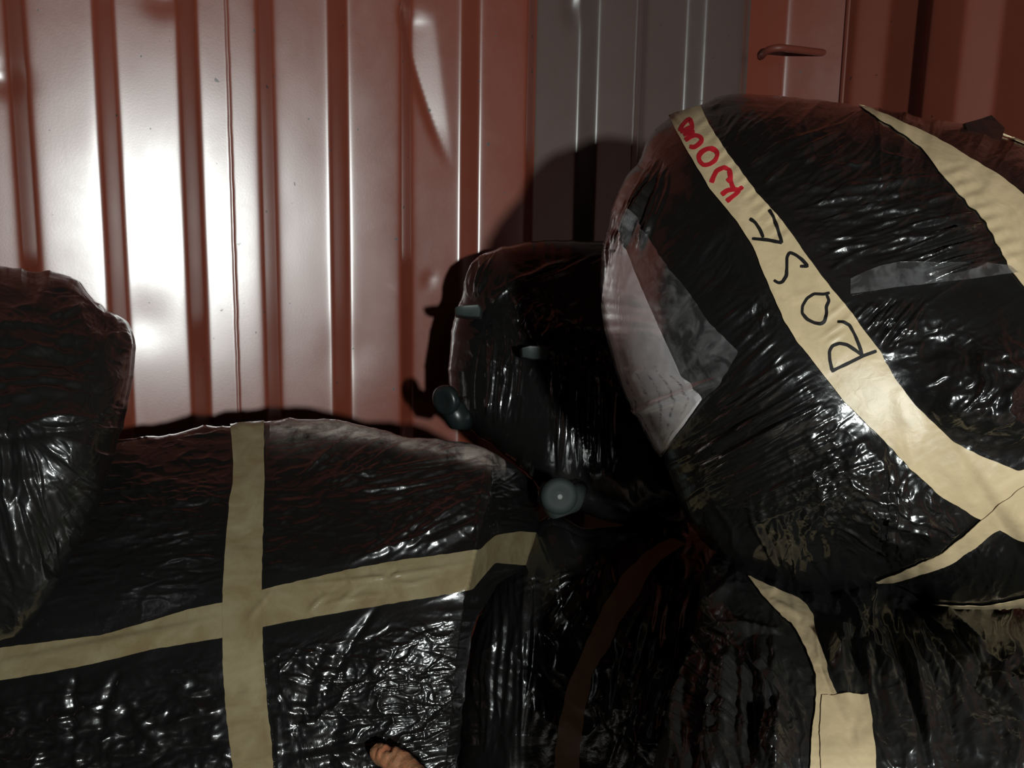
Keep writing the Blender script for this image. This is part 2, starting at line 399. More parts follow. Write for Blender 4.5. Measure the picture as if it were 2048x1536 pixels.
# the corner post leans out of the last rib; find where it ends
PS = K(6.0)-0.004
CORNER = PS
while True:
    p_ = CAM*np.array([1, 1, 0])+NV*(DWALL-(CORNER-PS)*1.05)+TV*CORNER+np.array([0, 0, 1.35])-CAM
    if 1024+F*(p_@RGT)/(p_@FWD) > 1697: break
    CORNER += 0.001
POFF = (CORNER-PS)*1.05
def side_wall():
    sdx = 0.0020; s = np.arange(K(-4), CORNER+sdx, sdx); z = np.r_[np.linspace(0, 0.3, 8)[:-1], np.arange(0.3, 1.6, 0.012), np.linspace(1.6, HT, 14)]
    s[-1] = CORNER
    Sg, Z = np.meshgrid(s, z)
    off = np.zeros_like(Sg)
    for k in range(-5, 6):
        off += 0.032*trap(Sg, K(k), K(k+0.5), 0.031)*((Sg > K(k-0.25)) & (Sg <= K(k+0.75)))
    xx = (Sg-PS)/0.006; off += np.where(Sg > K(5.7), 1.05*0.006*0.5*(xx+np.sqrt(xx*xx+1)), 0)
    # weld beads
    for k in (1.249, 4.40, 4.52, -1.7):
        off += 0.0014*np.exp(-((Sg-K(k)-0.0006*np.sin(Z*260+3*noise(Z*90, Z*0, 3)))/0.0022)**2)
    # sheet unevenness and dents
    off += 0.0011*fbm(Sg*4.5, Z*3.0, 5, 3)
    def at(x, y):
        r = ray(x, y, 1.0)-CAM; t = DWALL/(r@NV); p = r*t; return p@TV, CAM[2]+p[2]
    def dent(x, y, rx, rz, a, lean=0.0):
        ss, zz = at(x, y); return a*np.exp(-(((Sg-ss-lean*(Z-zz))/rx)**2+((Z-zz)/rz)**2))
    # creased dent high on the wall: a sharp fold running down to the left of a rib, open triangle beside it
    s1, z1 = at(872, 34); s2, z2 = at(908, 330); u = np.clip((z1-Z)/(z1-z2), 0, 1.3); sR = s1+(s2-s1)*u; ww = 0.072*np.clip(1-u, 0, 1)**0.6+1e-4
    qq = sR-Sg; tri = np.minimum(0.5*(qq+np.sqrt(qq*qq+0.006**2)), ww)*np.exp(-(np.clip(sR-ww-Sg, 0, None)/0.012)**2)
    off += -0.155*tri/(1+np.exp(np.clip((Z-z1)/0.004, -40, 40)))*np.clip((1.15-u)/0.4, 0, 1)
    off += dent(858, 560, 0.016, 0.012, -0.0030, 0.5)+dent(8, 158, 0.030, 0.022, -0.007)+dent(326, -6, 0.035, 0.022, -0.006)
    off += dent(1148, 10, 0.018, 0.030, -0.008)+dent(700, 700, 0.05, 0.05, -0.0018)+dent(290, 640, 0.05, 0.05, -0.0020)
    V = np.stack([Sg, -off, Z], -1).reshape(-1, 3); n = len(V)
    nz, ns = Sg.shape; idx = np.arange(n).reshape(nz, ns)
    Q = np.stack([idx[:-1, :-1], idx[1:, :-1], idx[1:, 1:], idx[:-1, 1:]], -1).reshape(-1, 4)
    Vb = V.copy(); Vb[:, 1] += 0.002
    lp = np.r_[idx[0, :-1], idx[:-1, -1], idx[-1, :0:-1], idx[:0:-1, 0]]
    me = mesh_np('wall_back', np.vstack([V, Vb]), np.vstack([Q, Q[:, ::-1]+n, np.stack([lp, lp+n, np.roll(lp, -1)+n, np.roll(lp, -1)], -1)[:, ::-1]]))
    o = link('wall_back', me, None, M_WALL); o.matrix_world = wall_matrix() @ Matrix.Translation((0, 0, 0.9)) @ Matrix.Rotation(math.radians(-1.2), 4, 'X') @ Matrix.Translation((0, 0, -0.9))
    tag(o, 'corrugated steel container wall painted red brown with a grey brown primed panel', 'wall', kind='structure')
side_wall()
def corner_trim():  # bar added over the corner gap to catch a bright line of light
    o0 = CAM*np.array([1, 1, 0])+NV*DWALL
    pts = [o0+TV*(CORNER-0.002)-NV*(POFF+0.002-math.tan(math.radians(1.2))*(z-0.9))+np.array([0, 0, z]) for z in np.linspace(0.0, HT, 24)]
    o = link('trim_1', tube_mesh('trim_1', pts, 0.0075), None, M_RING)
    tag(o, 'rounded steel bar added up the container corner to catch light', 'trim', kind='structure')

def end_wall():
    # local: X = distance from the corner towards the camera, Y = towards the room (offset), Z up
    sdx = 0.004; s = np.arange(POFF-0.012, 3.3, sdx); z = np.linspace(0, HT, 60); Sg, Z = np.meshgrid(s, z)
    off = 0.0*Sg+0.0; P = 0.30
    for k in range(-1, 12):
        # raised flat ends with a slope that faces the camera
        off += 0.045*trap(Sg-POFF, k*P-0.09, k*P+0.05, 0.055)*((Sg-POFF > k*P-0.16) & (Sg-POFF <= k*P+0.14))
    off += 0.001*fbm(Sg*4, Z*3, 8, 3)
    V = np.stack([Sg, -off, Z], -1).reshape(-1, 3); n = len(V); nz, ns = Sg.shape; idx = np.arange(n).reshape(nz, ns)
    Q = np.stack([idx[:-1, :-1], idx[:-1, 1:], idx[1:, 1:], idx[1:, :-1]], -1).reshape(-1, 4)
    Vb = V.copy(); Vb[:, 1] += 0.002
    lp = np.r_[idx[0, :-1], idx[:-1, -1], idx[-1, :0:-1], idx[:0:-1, 0]]
    me = mesh_np('wall_right', np.vstack([V, Vb]), np.vstack([Q, Q[:, ::-1]+n, np.stack([lp, lp+n, np.roll(lp, -1)+n, np.roll(lp, -1)], -1)]))
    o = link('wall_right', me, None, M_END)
    c = CAM*np.array([1, 1, 0])+NV*DWALL+TV*(CORNER+0.040)
    o.matrix_world = Matrix(((-NV[0], TV[0], 0, c[0]), (-NV[1], TV[1], 0, c[1]), (0, 0, 1, 0), (0, 0, 0, 1)))
    tag(o, 'corrugated end wall of the container, its red paint darkened for dimmer light', 'wall', kind='structure')
end_wall()

def slab(name, z0, z1, m, label):
    c = CAM*np.array([1, 1, 0])+NV*DWALL; pts = []
    for (a, b) in ((K(-4), 0.0), (CORNER+0.1, 0.0), (CORNER+0.1, -3.4), (K(-4), -3.4)):
        pts.append(c+TV*a+NV*(b+(0.05 if b == 0 else 0)))
    V = np.array([[p[0], p[1], z0] for p in pts]+[[p[0], p[1], z1] for p in pts])
    Q = [(3, 2, 1, 0), (4, 5, 6, 7), (0, 1, 5, 4), (1, 2, 6, 5), (2, 3, 7, 6), (3, 0, 4, 7)]
    o = link(name, mesh_np(name, V, Q), None, m, False); tag(o, label, name, kind='structure')
slab('floor', -0.03, 0.0, M_FLOOR, 'worn plywood floor of the container under the bundles')
slab('ceiling', HT, HT+0.03, M_DARK, 'steel ceiling of the container')

# ------------------------------------------------------------------ lashing ring
def tube_mesh(name, pts, rad, seg=14, closed=False):
    P = np.array(pts, float); n = len(P); V = []
    T = (np.roll(P, -1, 0)-np.roll(P, 1, 0)) if closed else np.gradient(P, axis=0)
    T /= np.linalg.norm(T, axis=1, keepdims=True)+1e-12
    u = np.cross(T[0], [0.13, 0.2, 1.0]); u /= np.linalg.norm(u); rads = np.broadcast_to(rad, (n,))
    for i in range(n):
        u = u-T[i]*(u@T[i]); u /= np.linalg.norm(u); v = np.cross(T[i], u)
        for k in range(seg):
            a = 2*math.pi*k/seg; V.append(P[i]+rads[i]*(math.cos(a)*u+math.sin(a)*v))
    idx = np.arange(n*seg).reshape(n, seg); Q = []
    for i in range(n if closed else n-1):
        j = (i+1) % n
        for k in range(seg): Q.append((idx[i, k], idx[i, (k+1) % seg], idx[j, (k+1) % seg], idx[j, k]))
    V = np.array(V)
    if not closed:
        c0 = len(V); V = np.vstack([V, P[:1], P[-1:]])
        for k in range(0, seg):
            Q.append((c0, idx[0, (k+1) % seg], idx[0, k], c0)); Q.append((c0+1, idx[-1, k], idx[-1, (k+1) % seg], c0+1))
    me = bpy.data.meshes.new(name); me.from_pydata([tuple(v) for v in V], [], [tuple(dict.fromkeys(int(i) for i in q)) for q in Q]); me.update()
    return me
def lashing_ring():
    # a bent bar standing off the wall: both ends run back into the steel
    o0 = CAM*np.array([1, 1, 0])+NV*DWALL
    W = lambda s, d, z: o0+TV*s-NV*d+np.array([0, 0, z])
    zc = 1.352; s0, s1 = K(5.66), K(6.36)
    pts = [W(s0+0.012, 0.0, zc-0.006), W(s0+0.003, 0.02, zc-0.004), W(s0, 0.04, zc), W(s0+0.006, 0.055, zc+0.002), W(s0+0.02, 0.062, zc+0.003)]
    for t in np.linspace(0, 1, 12)[1:]: pts.append(W(s0+0.02+(s1-s0-0.06)*t, 0.062-0.01*t, zc+0.003+0.004*t))
    pts += [W(s1-0.02, 0.045, zc+0.007), W(s1-0.004, 0.03, zc+0.006), W(s1, 0.01, zc+0.004)]
    o = link('lashing_bar', tube_mesh('lashing_bar', pts, 0.0085), None, M_RING)
    tag(o, 'thin red steel lashing bar on the corrugated wall above the round bundle', 'lashing bar')
lashing_ring(); corner_trim()

# ================================================================== bundles
def lin(v, *kp):
    xs = [k[0] for k in kp]; ys = [k[1] for k in kp]
    return np.interp(v, xs, ys)
def softlin(v, *kp):
    return (lin(v-40, *kp)+lin(v-20, *kp)+lin(v, *kp)+lin(v+20, *kp)+lin(v+40, *kp))/5

# ---------------- big round bundle on the right
T1L = [(1337, 231), (1350, 258), (1385, 320), (1420, 378), (1455, 420), (1480, 452), (1505, 492), (1525, 540), (1545, 590), (1570, 645), (1595, 685), (1625, 722), (1655, 760), (1685, 800), (1725, 840), (1780, 893), (1830, 945), (1880, 990), (1955, 1035), (2030, 1075), (2120, 1100), (2220, 1110), (2300, 1100)]
T1R = [(1402, 212), (1418, 250), (1450, 300), (1490, 355), (1520, 395), (1555, 432), (1600, 493), (1640, 550), (1690, 612), (1730, 665), (1760, 705), (1790, 760), (1830, 812), (1870, 850), (1910, 885), (1960, 912), (2000, 927), (2035, 942), (2075, 930), (2110, 935), (2200, 965), (2290, 980), (2370, 975)]
T2L = [(1715, 211), (1754, 238), (1792, 262), (1826, 284), (1853, 309), (1870, 333), (1892, 362), (1916, 387), (1938, 414), (1963, 440), (1985, 475), (2000, 505), (2020, 540), (2048, 575), (2110, 660), (2190, 790), (2240, 960)]
T2R = [(1722, 211), (1776, 232), (1826, 256), (1860, 272), (1895, 289), (1925, 308), (1955, 328), (1980, 342), (1997, 353), (2025, 376), (2048, 396), (2080, 425), (2110, 455), (2140, 490), (2200, 570), (2290, 720), (2340, 920)]
T3L = [(1748, 1160), (1790, 1143), (1840, 1122), (1880, 1102), (1915, 1075), (1958, 1038), (2000, 1005), (2050, 965), (2110, 920), (2200, 840), (2290, 740)]
T3R = [(1758, 1163), (1800, 1158), (1850, 1142), (1900, 1121), (1945, 1090), (1985, 1060), (2025, 1046), (2080, 1020), (2160, 975), (2250, 900), (2350, 790)]
T4L = [(1845, 1203), (1880, 1204), (1920, 1203), (1960, 1200), (2000, 1193), (2048, 1183), (2110, 1170)]
T4R = [(1850, 1206), (1885, 1210), (1920, 1215), (1960, 1219), (2000, 1220), (2048, 1214), (2110, 1205)]
H = Height(1180, 160, 2300, 1300, 2.0, 11)
# slow unevenness of the soft contents
H.H += 0.010*fbm(H.X/230, H.Y/200, 3, 2)
H.lump(1960, 800, 110, 90, 0.016); H.lump(1770, 1010, 110, 80, 0.014, 20); H.lump(1640, 1090, 90, 60, -0.010)
H.lump(1870, 700, 90, 40, -0.008, -20); H.lump(1560, 800, 260, 50, 0.008, -42); H.lump(1440, 900, 260, 40, -0.006, -42)
H.line((2060, 905), (1850, 850), 24, 0.012, 20, 'step')
# long stretched folds
H.fan([(1600, 700), (1790, 950)], [(1340, 880), (1470, 1060)], 150, 4.2, 0.0015)
H.fan([(1520, 560), (1600, 690)], [(1340, 700), (1400, 900)], 60, 4.0, 0.0008)
H.fan([(1420, 420), (1500, 530)], [(1300, 520), (1380, 700)], 40, 3.5, 0.0005)
H.fan([(1305, 300), (1345, 330)], [(1205, 540), (1240, 620)], 70, 3.6, 0.0016, 0.05, 5)
H.fan([(1235, 390), (1300, 400)], [(1203, 600), (1215, 660)], 40, 3.2, 0.0012, 0.05, 5)
H.fan([(1870, 592), (1735, 600)], [(1778, 712), (1690, 640)], 70, 3.4, 0.0024, 0.04, 3, 0.5)
H.fan([(1975, 445), (2016, 528)], [(1790, 500), (1850, 570)], 65, 3.6, 0.0026, 0.04, 3, 0.45)
H.fan([(1990, 420), (2005, 480)], [(1700, 420), (1730, 560)], 40, 3.8, 0.0016, 0.05, 6)
H.fan([(1900, 340), (1960, 440)], [(1560, 380), (1640, 540)], 70, 4.2, 0.0014, 0.08, 12, 0.15)
H.fan([(1700, 240), (1860, 320)], [(1500, 330), (1600, 480)], 55, 4.0, 0.0012, 0.08, 10, 0.2)
H.fan([(1640, 215), (1440, 210)], [(1500, 350), (1420, 260)], 30, 4.0, 0.0006, 0.05, 8)
H.fan([(1520, 980), (1640, 1010)], [(1560, 1190), (1680, 1180)], 18, 9.0, 0.0026, 0.05, 14)
H.fan([(1380, 1010), (1560, 950)], [(1460, 1140), (1620, 1190)], 18, 9.0, 0.0020, 0.06, 14)
H.fan([(1940, 1060), (2048, 1060)], [(1800, 1170), (2000, 1205)], 30, 6.0, 0.0014, 0.06, 10)
for a, b, w_, am in (((1528, 364), (1578, 322), 3, .0042), ((1500, 330), (1545, 300), 3, .003), ((1425, 300), (1455, 270), 3, .003), ((1590, 300), (1680, 262), 3.5, .0025), ((1606, 322), (1630, 311), 3.5, .004), ((1695, 326), (1742, 321), 3.2, .004), ((1748, 356), (1784, 345), 3.2, .003), ((1716, 410), (1768, 401), 3.4, .0045), ((1640, 440), (1730, 412), 3.4, .003), ((1855, 402), (1912, 386), 3.2, .004), ((1810, 398), (1850, 388), 3.2, .003), ((1760, 300), (1830, 318), 3.5, .002), ((1800, 455), (1960, 425), 4, .004), ((1660, 500), (1800, 470), 4, .003), ((1850, 480), (1975, 452), 4.5, .005), ((1860, 505), (1990, 480), 4.5, .005), ((1870, 530), (2005, 505), 4.5, .005), ((1400, 215), (1440, 203), 3, .003)):
    H.line(a, b, w_, am, 3)
m = H.blob(1990, 800, 150, 120, 20, 1.6)
H.crumple(58, 0.0085, m, -35, 1.5, 1, 4, 0.45, 0.9)
m = H.blob(1780, 1020, 140, 110, 30, 1.5)
H.crumple(55, 0.0085, m, 30, 1.3, 2, 4, 0.42, 0.8)
m = H.blob(1640, 1000, 80, 120, 0, 1.3); H.crumple(34, 0.0040, m, 30, 1.4, 3)
m = H.blob(1850, 690, 130, 60, 0, 1.2); H.crumple(50, 0.0040, m, -20, 1.8, 4, 3)
m = H.blob(1530, 620, 35, 40); H.crumple(22, 0.0030, m, 0, 1, 5)
m = H.blob(1680, 880, 90, 60, 40, 1.2); H.crumple(40, 0.0030, m, -40, 2.4, 6)
H.crumple(70, 0.0018, 1.0, -30, 2.5, 8, 3)
PL = [(1252, 487), (1237, 512), (1223, 545), (1213, 612), (1218, 653), (1239, 735), (1255, 785), (1270, 820), (1297, 861), (1320, 908)]
PR = [(1253, 489), (1270, 535), (1287, 578), (1308, 625), (1328, 670), (1350, 718), (1365, 752), (1386, 766), (1408, 796), (1369, 851), (1322, 909)]
for l, r in ((T1L, T1R), (T2L, T2R), (T3L, T3R)): H.calm(l, r, 0.22)
H.calm([(1225, 560), (1240, 720), (1300, 850)], [(1330, 560), (1430, 680), (1390, 800)], 0.12)
# tape's own shallow cross pleats
for (a, b) in (((1630, 655), (1700, 600)), ((1640, 680), (1715, 625)), ((1650, 690), (1690, 665))): H.line(a, b, 5, 0.0014)
for k in range(26):
    t = k/25; x = 1375+t*170; y = 240+t*235; H.line((x-4+10*(k % 2), y+18), (x+38, y-10-4*(k % 3)), 3.6, 0.0008*(1 if k % 2 else -1))
for k in range(16):
    t = k/15; x = 1880+t*130; y = 340+t*180; H.line((x-10, y+6), (x+52, y-12), 4.5, 0.0010*(1 if k % 2 else -1))
BIG = Bundle((1780, 700), [(1275, 330), (1282, 305), (1300, 275), (1330, 240), (1365, 219), (1402, 211), (1430, 196), (1480, 187), (1560, 190), (1640, 200), (1700, 208), (1740, 214), (1800, 222), (1850, 238), (1900, 244), (1950, 249), (2048, 288), (2200, 380), (2400, 560), (2480, 800), (2420, 1020), (2300, 1180), (2180, 1240), (2110, 1210), (2048, 1212), (1950, 1216), (1870, 1207), (1800, 1172), (1758, 1163), (1700, 1185), (1640, 1196), (1600, 1193), (1540, 1175), (1480, 1140), (1440, 1110), (1400, 1080), (1370, 1030), (1345, 960), (1325, 908), (1290, 850), (1245, 760), (1212, 660), (1200, 580), (1205, 500), (1228, 400), (1255, 350)],
             lambda x, y: 0.80-0.00007*(x-1780)+softlin(y, (200, 0.07), (700, 0.0), (1200, -0.02)), 0.26, 2.6, 0.20, H, 1.2, 5)
big = BIG.build('wrapped_bundle', M_BLACK, 620)
tag(big, 'large round black plastic bundle with ROSE written on its beige tape', 'bundle')
t1 = patch(BIG, 'paper_tape', T1L, T1R, M_TAPE, big, 22, 330, rag=0.8, seed=2, off=0.0016); t1['label'] = 'beige tape with black and red handwriting running diagonally'
t2 = patch(BIG, 'paper_tape', T2L, T2R, M_TAPE, big, 20, 200, rag=1.5, seed=9, off=0.0016)
t3 = patch(BIG, 'paper_tape', T3L, T3R, M_TAPE, big, 16, 140, rag=1.5, seed=12, off=0.0030)
t4 = patch(BIG, 'paper_tape', T4L, T4R, M_TAPE, big, 8, 60, rag=1.0, seed=15, off=0.0030)
t5 = patch(BIG, 'paper_tape', [(1952, 247), (1985, 259), (2020, 274), (2048, 286), (2090, 306)], [(1954, 251), (1985, 264), (2020, 279), (2048, 291), (2090, 312)], M_TAPE, big, 4, 40, off=0.002)
strokes(BIG, 'handwriting', [
    [(1538, 421), (1547, 437), (1557, 464), (1564, 488)], [(1564, 488), (1539, 482), (1505, 479)], [(1500, 440), (1510, 446), (1521, 462), (1527, 477)],
    [(1600, 534), (1616, 534), (1604, 521), (1591, 511), (1579, 506), (1574, 516), (1574, 538), (1573, 553), (1565, 566), (1557, 568), (1548, 562)],
    [(1659, 587), (1648, 590), (1628, 589), (1614, 598), (1605, 613), (1604, 628), (1614, 640), (1628, 647), (1641, 650), (1649, 645), (1653, 627), (1652, 615), (1658, 603), (1653, 591)],
    [(1662, 743), (1690, 730), (1727, 712), (1752, 703)], [(1664, 742), (1659, 721), (1658, 704), (1664, 693), (1678, 688), (1693, 691), (1710, 702), (1724, 712)],
    [(1724, 712), (1717, 692), (1708, 670), (1698, 652), (1685, 646), (1674, 645)]], 6.6, M_INK, t1, 0.00195)['label'] = 'black handwritten letters reading ROSE'
strokes(BIG, 'handwriting', [
    [(1424, 368), (1428, 356), (1434, 344), (1448, 337), (1459, 341), (1461, 351), (1462, 362), (1465, 374), (1469, 383)], [(1444, 392), (1455, 383), (1469, 381), (1478, 382), (1486, 375)],
    [(1454, 405), (1465, 396), (1474, 389), (1479, 381)], [(1455, 359), (1462, 366)],
    [(1429, 299), (1414, 300), (1404, 306), (1398, 315), (1400, 325), (1408, 333), (1420, 331), (1431, 323), (1436, 312), (1432, 302), (1420, 299)],
    [(1371, 282), (1382, 275), (1392, 271), (1401, 275), (1405, 282), (1398, 291), (1389, 297), (1380, 295)],
    [(1361, 264), (1364, 254), (1372, 244), (1380, 238), (1384, 248), (1385, 258), (1378, 266)], [(1362, 266), (1370, 262), (1384, 254)], [(1368, 272), (1380, 266), (1390, 266)]],
    9.0, M_RED, t1, 0.00195)['label'] = 'red handwritten letters'

# clear film strips and the document pouch
def clear(name, fac, col, rough, bump=0.3):
    m, nt, nd, lk, P = mat(name)
    P.inputs['Base Color'].default_value = (*col, 1); P.inputs['Roughness'].default_value = rough
    tc = N(nt, 'ShaderNodeTexCoord'); n1 = N(nt, 'ShaderNodeTexNoise', Scale=45.0, Detail=4.0, Distortion=1.5); lk.new(tc.outputs['Object'], n1.inputs['Vector'])
    bp = N(nt, 'ShaderNodeBump', Strength=bump, Distance=0.002); lk.new(n1.outputs[0], bp.inputs['Height']); lk.new(bp.outputs[0], P.inputs['Normal'])
    tr = N(nt, 'ShaderNodeBsdfTransparent'); mx = N(nt, 'ShaderNodeMixShader'); gl = N(nt, 'ShaderNodeBsdfGlossy', Roughness=rough)
    gl.inputs['Color'].default_value = (1, 1, 1, 1); lk.new(bp.outputs[0], gl.inputs['Normal'])
    fn = N(nt, 'ShaderNodeMapRange'); fn.inputs[1].default_value = 0.42; fn.inputs[2].default_value = 0.72; fn.inputs[3].default_value = fac*0.5; fn.inputs[4].default_value = fac*2.6
    n7 = N(nt, 'ShaderNodeTexNoise', Scale=55.0, Detail=4.0, Distortion=1.0); lk.new(tc.outputs['Object'], n7.inputs['Vector']); lk.new(n7.outputs[0], fn.inputs[0]); lk.new(fn.outputs[0], mx.inputs[0]); lk.new(tr.outputs[0], mx.inputs[1]); lk.new(P.outputs[0], mx.inputs[2])
    fr = N(nt, 'ShaderNodeFresnel', IOR=1.45); fm = N(nt, 'ShaderNodeMath', operation='MULTIPLY'); fm.inputs[1].default_value = 0.35; lk.new(fr.outputs[0], fm.inputs[0]); m2 = N(nt, 'ShaderNodeMixShader'); lk.new(fm.outputs[0], m2.inputs[0]); lk.new(mx.outputs[0], m2.inputs[1]); lk.new(gl.outputs[0], m2.inputs[2])
    lk.new(m2.outputs[0], nd['Material Output'].inputs['Surface'])
    return m
M_POUCH = clear('clear_pouch_film', 0.055, (0.34, 0.33, 0.33), 0.22)
M_CLEAR = clear('clear_tape_film', 0.10, (0.20, 0.20, 0.20), 0.20, 0.4)
def paper_mat():
    m, nt, nd, lk, P = mat('folded_form_paper')
    ax = N(nt, 'ShaderNodeAttribute', attribute_name='along'); ac = N(nt, 'ShaderNodeAttribute', attribute_name='across')
    cb = N(nt, 'ShaderNodeCombineXYZ'); lk.new(ax.outputs['Fac'], cb.inputs[0]); lk.new(ac.outputs['Fac'], cb.inputs[1])
    mp = N(nt, 'ShaderNodeMapping'); mp.inputs['Scale'].default_value = (42, 9, 1); lk.new(cb.outputs[0], mp.inputs[0])
    n1 = N(nt, 'ShaderNodeTexNoise', Scale=1.0, Detail=3.0, Roughness=0.7); lk.new(mp.outputs[0], n1.inputs['Vector'])
    wv = N(nt, 'ShaderNodeTexWave', wave_type='BANDS', bands_direction='Y', Scale=1.7); lk.new(cb.outputs[0], wv.inputs['Vector'])
    ml = N(nt, 'ShaderNodeMath', operation='MULTIPLY'); lk.new(n1.outputs[0], ml.inputs[0]); lk.new(wv.outputs[0], ml.inputs[1])
    # printing only on the lower half of the sheet
    g = N(nt, 'ShaderNodeMapRange'); g.inputs[1].default_value = 0.35; g.inputs[2].default_value = 0.6; lk.new(ax.outputs['Fac'], g.inputs[0])
    m2 = N(nt, 'ShaderNodeMath', operation='MULTIPLY'); lk.new(ml.outputs[0], m2.inputs[0]); lk.new(g.outputs[0], m2.inputs[1])
    r = N(nt, 'ShaderNodeMapRange'); r.inputs[1].default_value = 0.42; r.inputs[2].default_value = 0.62; lk.new(m2.outputs[0], r.inputs[0])
    mx = N(nt, 'ShaderNodeMix', data_type='RGBA'); mx.inputs[6].default_value = (0.86, 0.80, 0.81, 1); mx.inputs[7].default_value = (0.20, 0.17, 0.19, 1)
    lk.new(r.outputs[0], mx.inputs[0]); lk.new(mx.outputs[2], P.inputs['Base Color']); P.inputs['Roughness'].default_value = 0.6
    return m
def fold(x, y):
    d = np.abs((y-822)*0.93+(x-1272)*0.36)/7.0
    return 0.0035*np.exp(-d*d)
pouch = patch(BIG, 'document_pouch', [(1280, 434), (1262, 465), (1240, 500), (1223, 543), (1212, 612), (1217, 653), (1238, 735), (1269, 822), (1296, 863), (1323, 914)],
              [(1281, 435), (1300, 470), (1321, 509), (1346, 545), (1372, 574), (1398, 612), (1423, 649), (1481, 704), (1444, 769), (1406, 800), (1327, 914)], M_POUCH, big, 30, 120, off=0.0055, thick=0.0002, sm=1, lift=fold)
pouch['label'] = 'clear plastic pouch holding a folded paper form'
pp = patch(BIG, 'folded_paper', PL, PR, paper_mat(), pouch, 26, 120, off=0.0030, thick=0.0003, sm=1, lift=fold); pp['label'] = 'white printed paper form'
ct = patch(BIG, 'clear_tape', [(1700, 560), (1728, 546), (1760, 534), (1794, 527), (1840, 527), (1900, 528), (1960, 528), (2018, 533)],
           [(1700, 590), (1740, 585), (1790, 577), (1840, 571), (1880, 566), (1930, 560), (1980, 553), (2034, 547)], M_CLEAR, big, 12, 90, off=0.0026, thick=0.0003, hk=0.3)
ct['label'] = 'clear glossy tape strip'
# loose torn tuft of film standing up at the back rim
def tuft():
    P = [ray(1930, 246, 1.03), ray(1960, 238, 1.04), ray(1983, 230, 1.05), ray(1996, 243, 1.05), ray(2010, 256, 1.045), ray(2000, 290, 1.02), ray(1940, 275, 1.02)]
    V = [tuple(p) for p in P]+[tuple(p+FWD*0.006) for p in P]; n = len(P)
    fs = [tuple(range(n))[::-1], tuple(range(n, 2*n))]+[(i, (i+1) % n, (i+1) % n+n, i+n) for i in range(n)]
    me = bpy.data.meshes.new('loose_film'); me.from_pydata(V, [], fs); me.update()
    return link('loose_film', me, big, M_BLACK2, False)
tuft()

# ---------------- boxy package lower left
V1L = [(462, 849), (465, 900), (468, 930), (466, 975), (460, 1000), (455, 1060), (450, 1120), (446, 1200), (446, 1290), (449, 1370), (455, 1440), (464, 1500), (468, 1560), (470, 1640)]
V1R = [(528, 844), (529, 900), (530, 960), (529, 1000), (527, 1060), (525, 1130), (524, 1200), (527, 1290), (531, 1350), (537, 1420), (545, 1480), (548, 1536), (552, 1640)]
H1L = [(-60, 1305), (0, 1296), (100, 1283), (200, 1270), (300, 1242), (380, 1218), (446, 1205), (524, 1180), (600, 1162), (700, 1140), (800, 1122), (900, 1108), (960, 1098), (990, 1070), (1040, 1062), (1085, 1066)]
H1R = [(-60, 1368), (0, 1361), (100, 1345), (200, 1325), (300, 1300), (380, 1286), (446, 1276), (524, 1255), (600, 1240), (700, 1222), (800, 1205), (900, 1188), (945, 1178), (990, 1125), (1040, 1130), (1080, 1128)]
H = Height(-120, 800, 1120, 1660, 2.0, 21)
H.H += 0.006*fbm(H.X/260, H.Y/160, 6, 2)
H.fan([(230, 930), (460, 900)], [(60, 1240), (440, 1200)], 0, 4, 0.001)
up = H.blob(330, 1080, 260, 120, 0, 2); H.sticks(up, 90, 80, -4, 3.6, 0.0011, 8)
up = H.blob(720, 1000, 260, 110, 0, 2); H.sticks(up, 60, 90, -14, 3.6, 0.0010, 12)
H.fan([(975, 900), (985, 960)], [(640, 960), (760, 1000)], 60, 3.6, 0.0013, 0.05, 6)
H.fan([(700, 850), (860, 880)], [(590, 950), (660, 1000)], 26, 4.5, 0.0016, 0.06, 8)
H.fan([(960, 920), (975, 1060)], [(700, 1120), (830, 1130)], 22, 7, 0.0028, 0.06, 10)
H.crumple(46, 0.0045, H.blob(830, 1060, 130, 70, -30, 1.3), -35, 1.6, 1, 3)
low = 1/(1+np.exp(-(H.Y-(1330-0.17*(H.X-450)))/22.0))*1/(1+np.exp((H.X-930)/25.0))
wr = low*(H.X > 530)
H.crumple(44, 0.0056, low*(0.35+0.65/(1+np.exp(-(H.X-560)/20))), -14, 2.0, 2, 4, 0.5, 0.8)
H.crumple(48, 0.0085, low*(H.X < 560), -8, 2.6, 3, 4, 0.42, 0.6)
H.sticks(low*(H.X > 530), 160, 90, -6, 4.0, 0.0013, 22)
H.sticks(low*(H.X < 450), 90, 120, -2, 5.0, 0.0028, 16)
H.crumple(30, 0.0060, low*(H.X < 470)/(1+np.exp(-(H.Y-1390)/25)), -10, 2.2, 12, 3, 0.5, 0.7)
H.fan([(900, 1440), (880, 1560)], [(560, 1500), (600, 1620)], 60, 4.5, 0.0018, 0.06, 8)
for a, b, wd, am in (((530, 1288), (860, 1330), 5, 0.003), ((530, 1425), (840, 1425), 5, -0.004), ((560, 1366), (820, 1352), 4, -0.003), ((650, 1290), (590, 1480), 14, -0.006), ((770, 1190), (640, 1400), 10, -0.006), ((150, 1345), (150, 1500), 9, -0.007), ((240, 1340), (200, 1470), 12, -0.007), ((260, 1400), (330, 1500), 14, 0.008), ((680, 1430), (660, 1560), 20, -0.008), ((980, 905), (945, 1180), 5, 0.003), ((860, 1080), (700, 1130), 6, 0.004)):
    H.line(a, b, wd, am, 6)
H.crumple(30, 0.0025, 1/(1+np.exp((H.Y-(1100-0.1*H.X+60))/30)), -8, 3.0, 7, 3)
H.crumple(80, 0.0022, 1.0, -8, 2.5, 9, 3)
H.fan([(1080, 990), (1080, 1070)], [(985, 960), (990, 1060)], 30, 3.5, 0.0012, 0.05, 4)
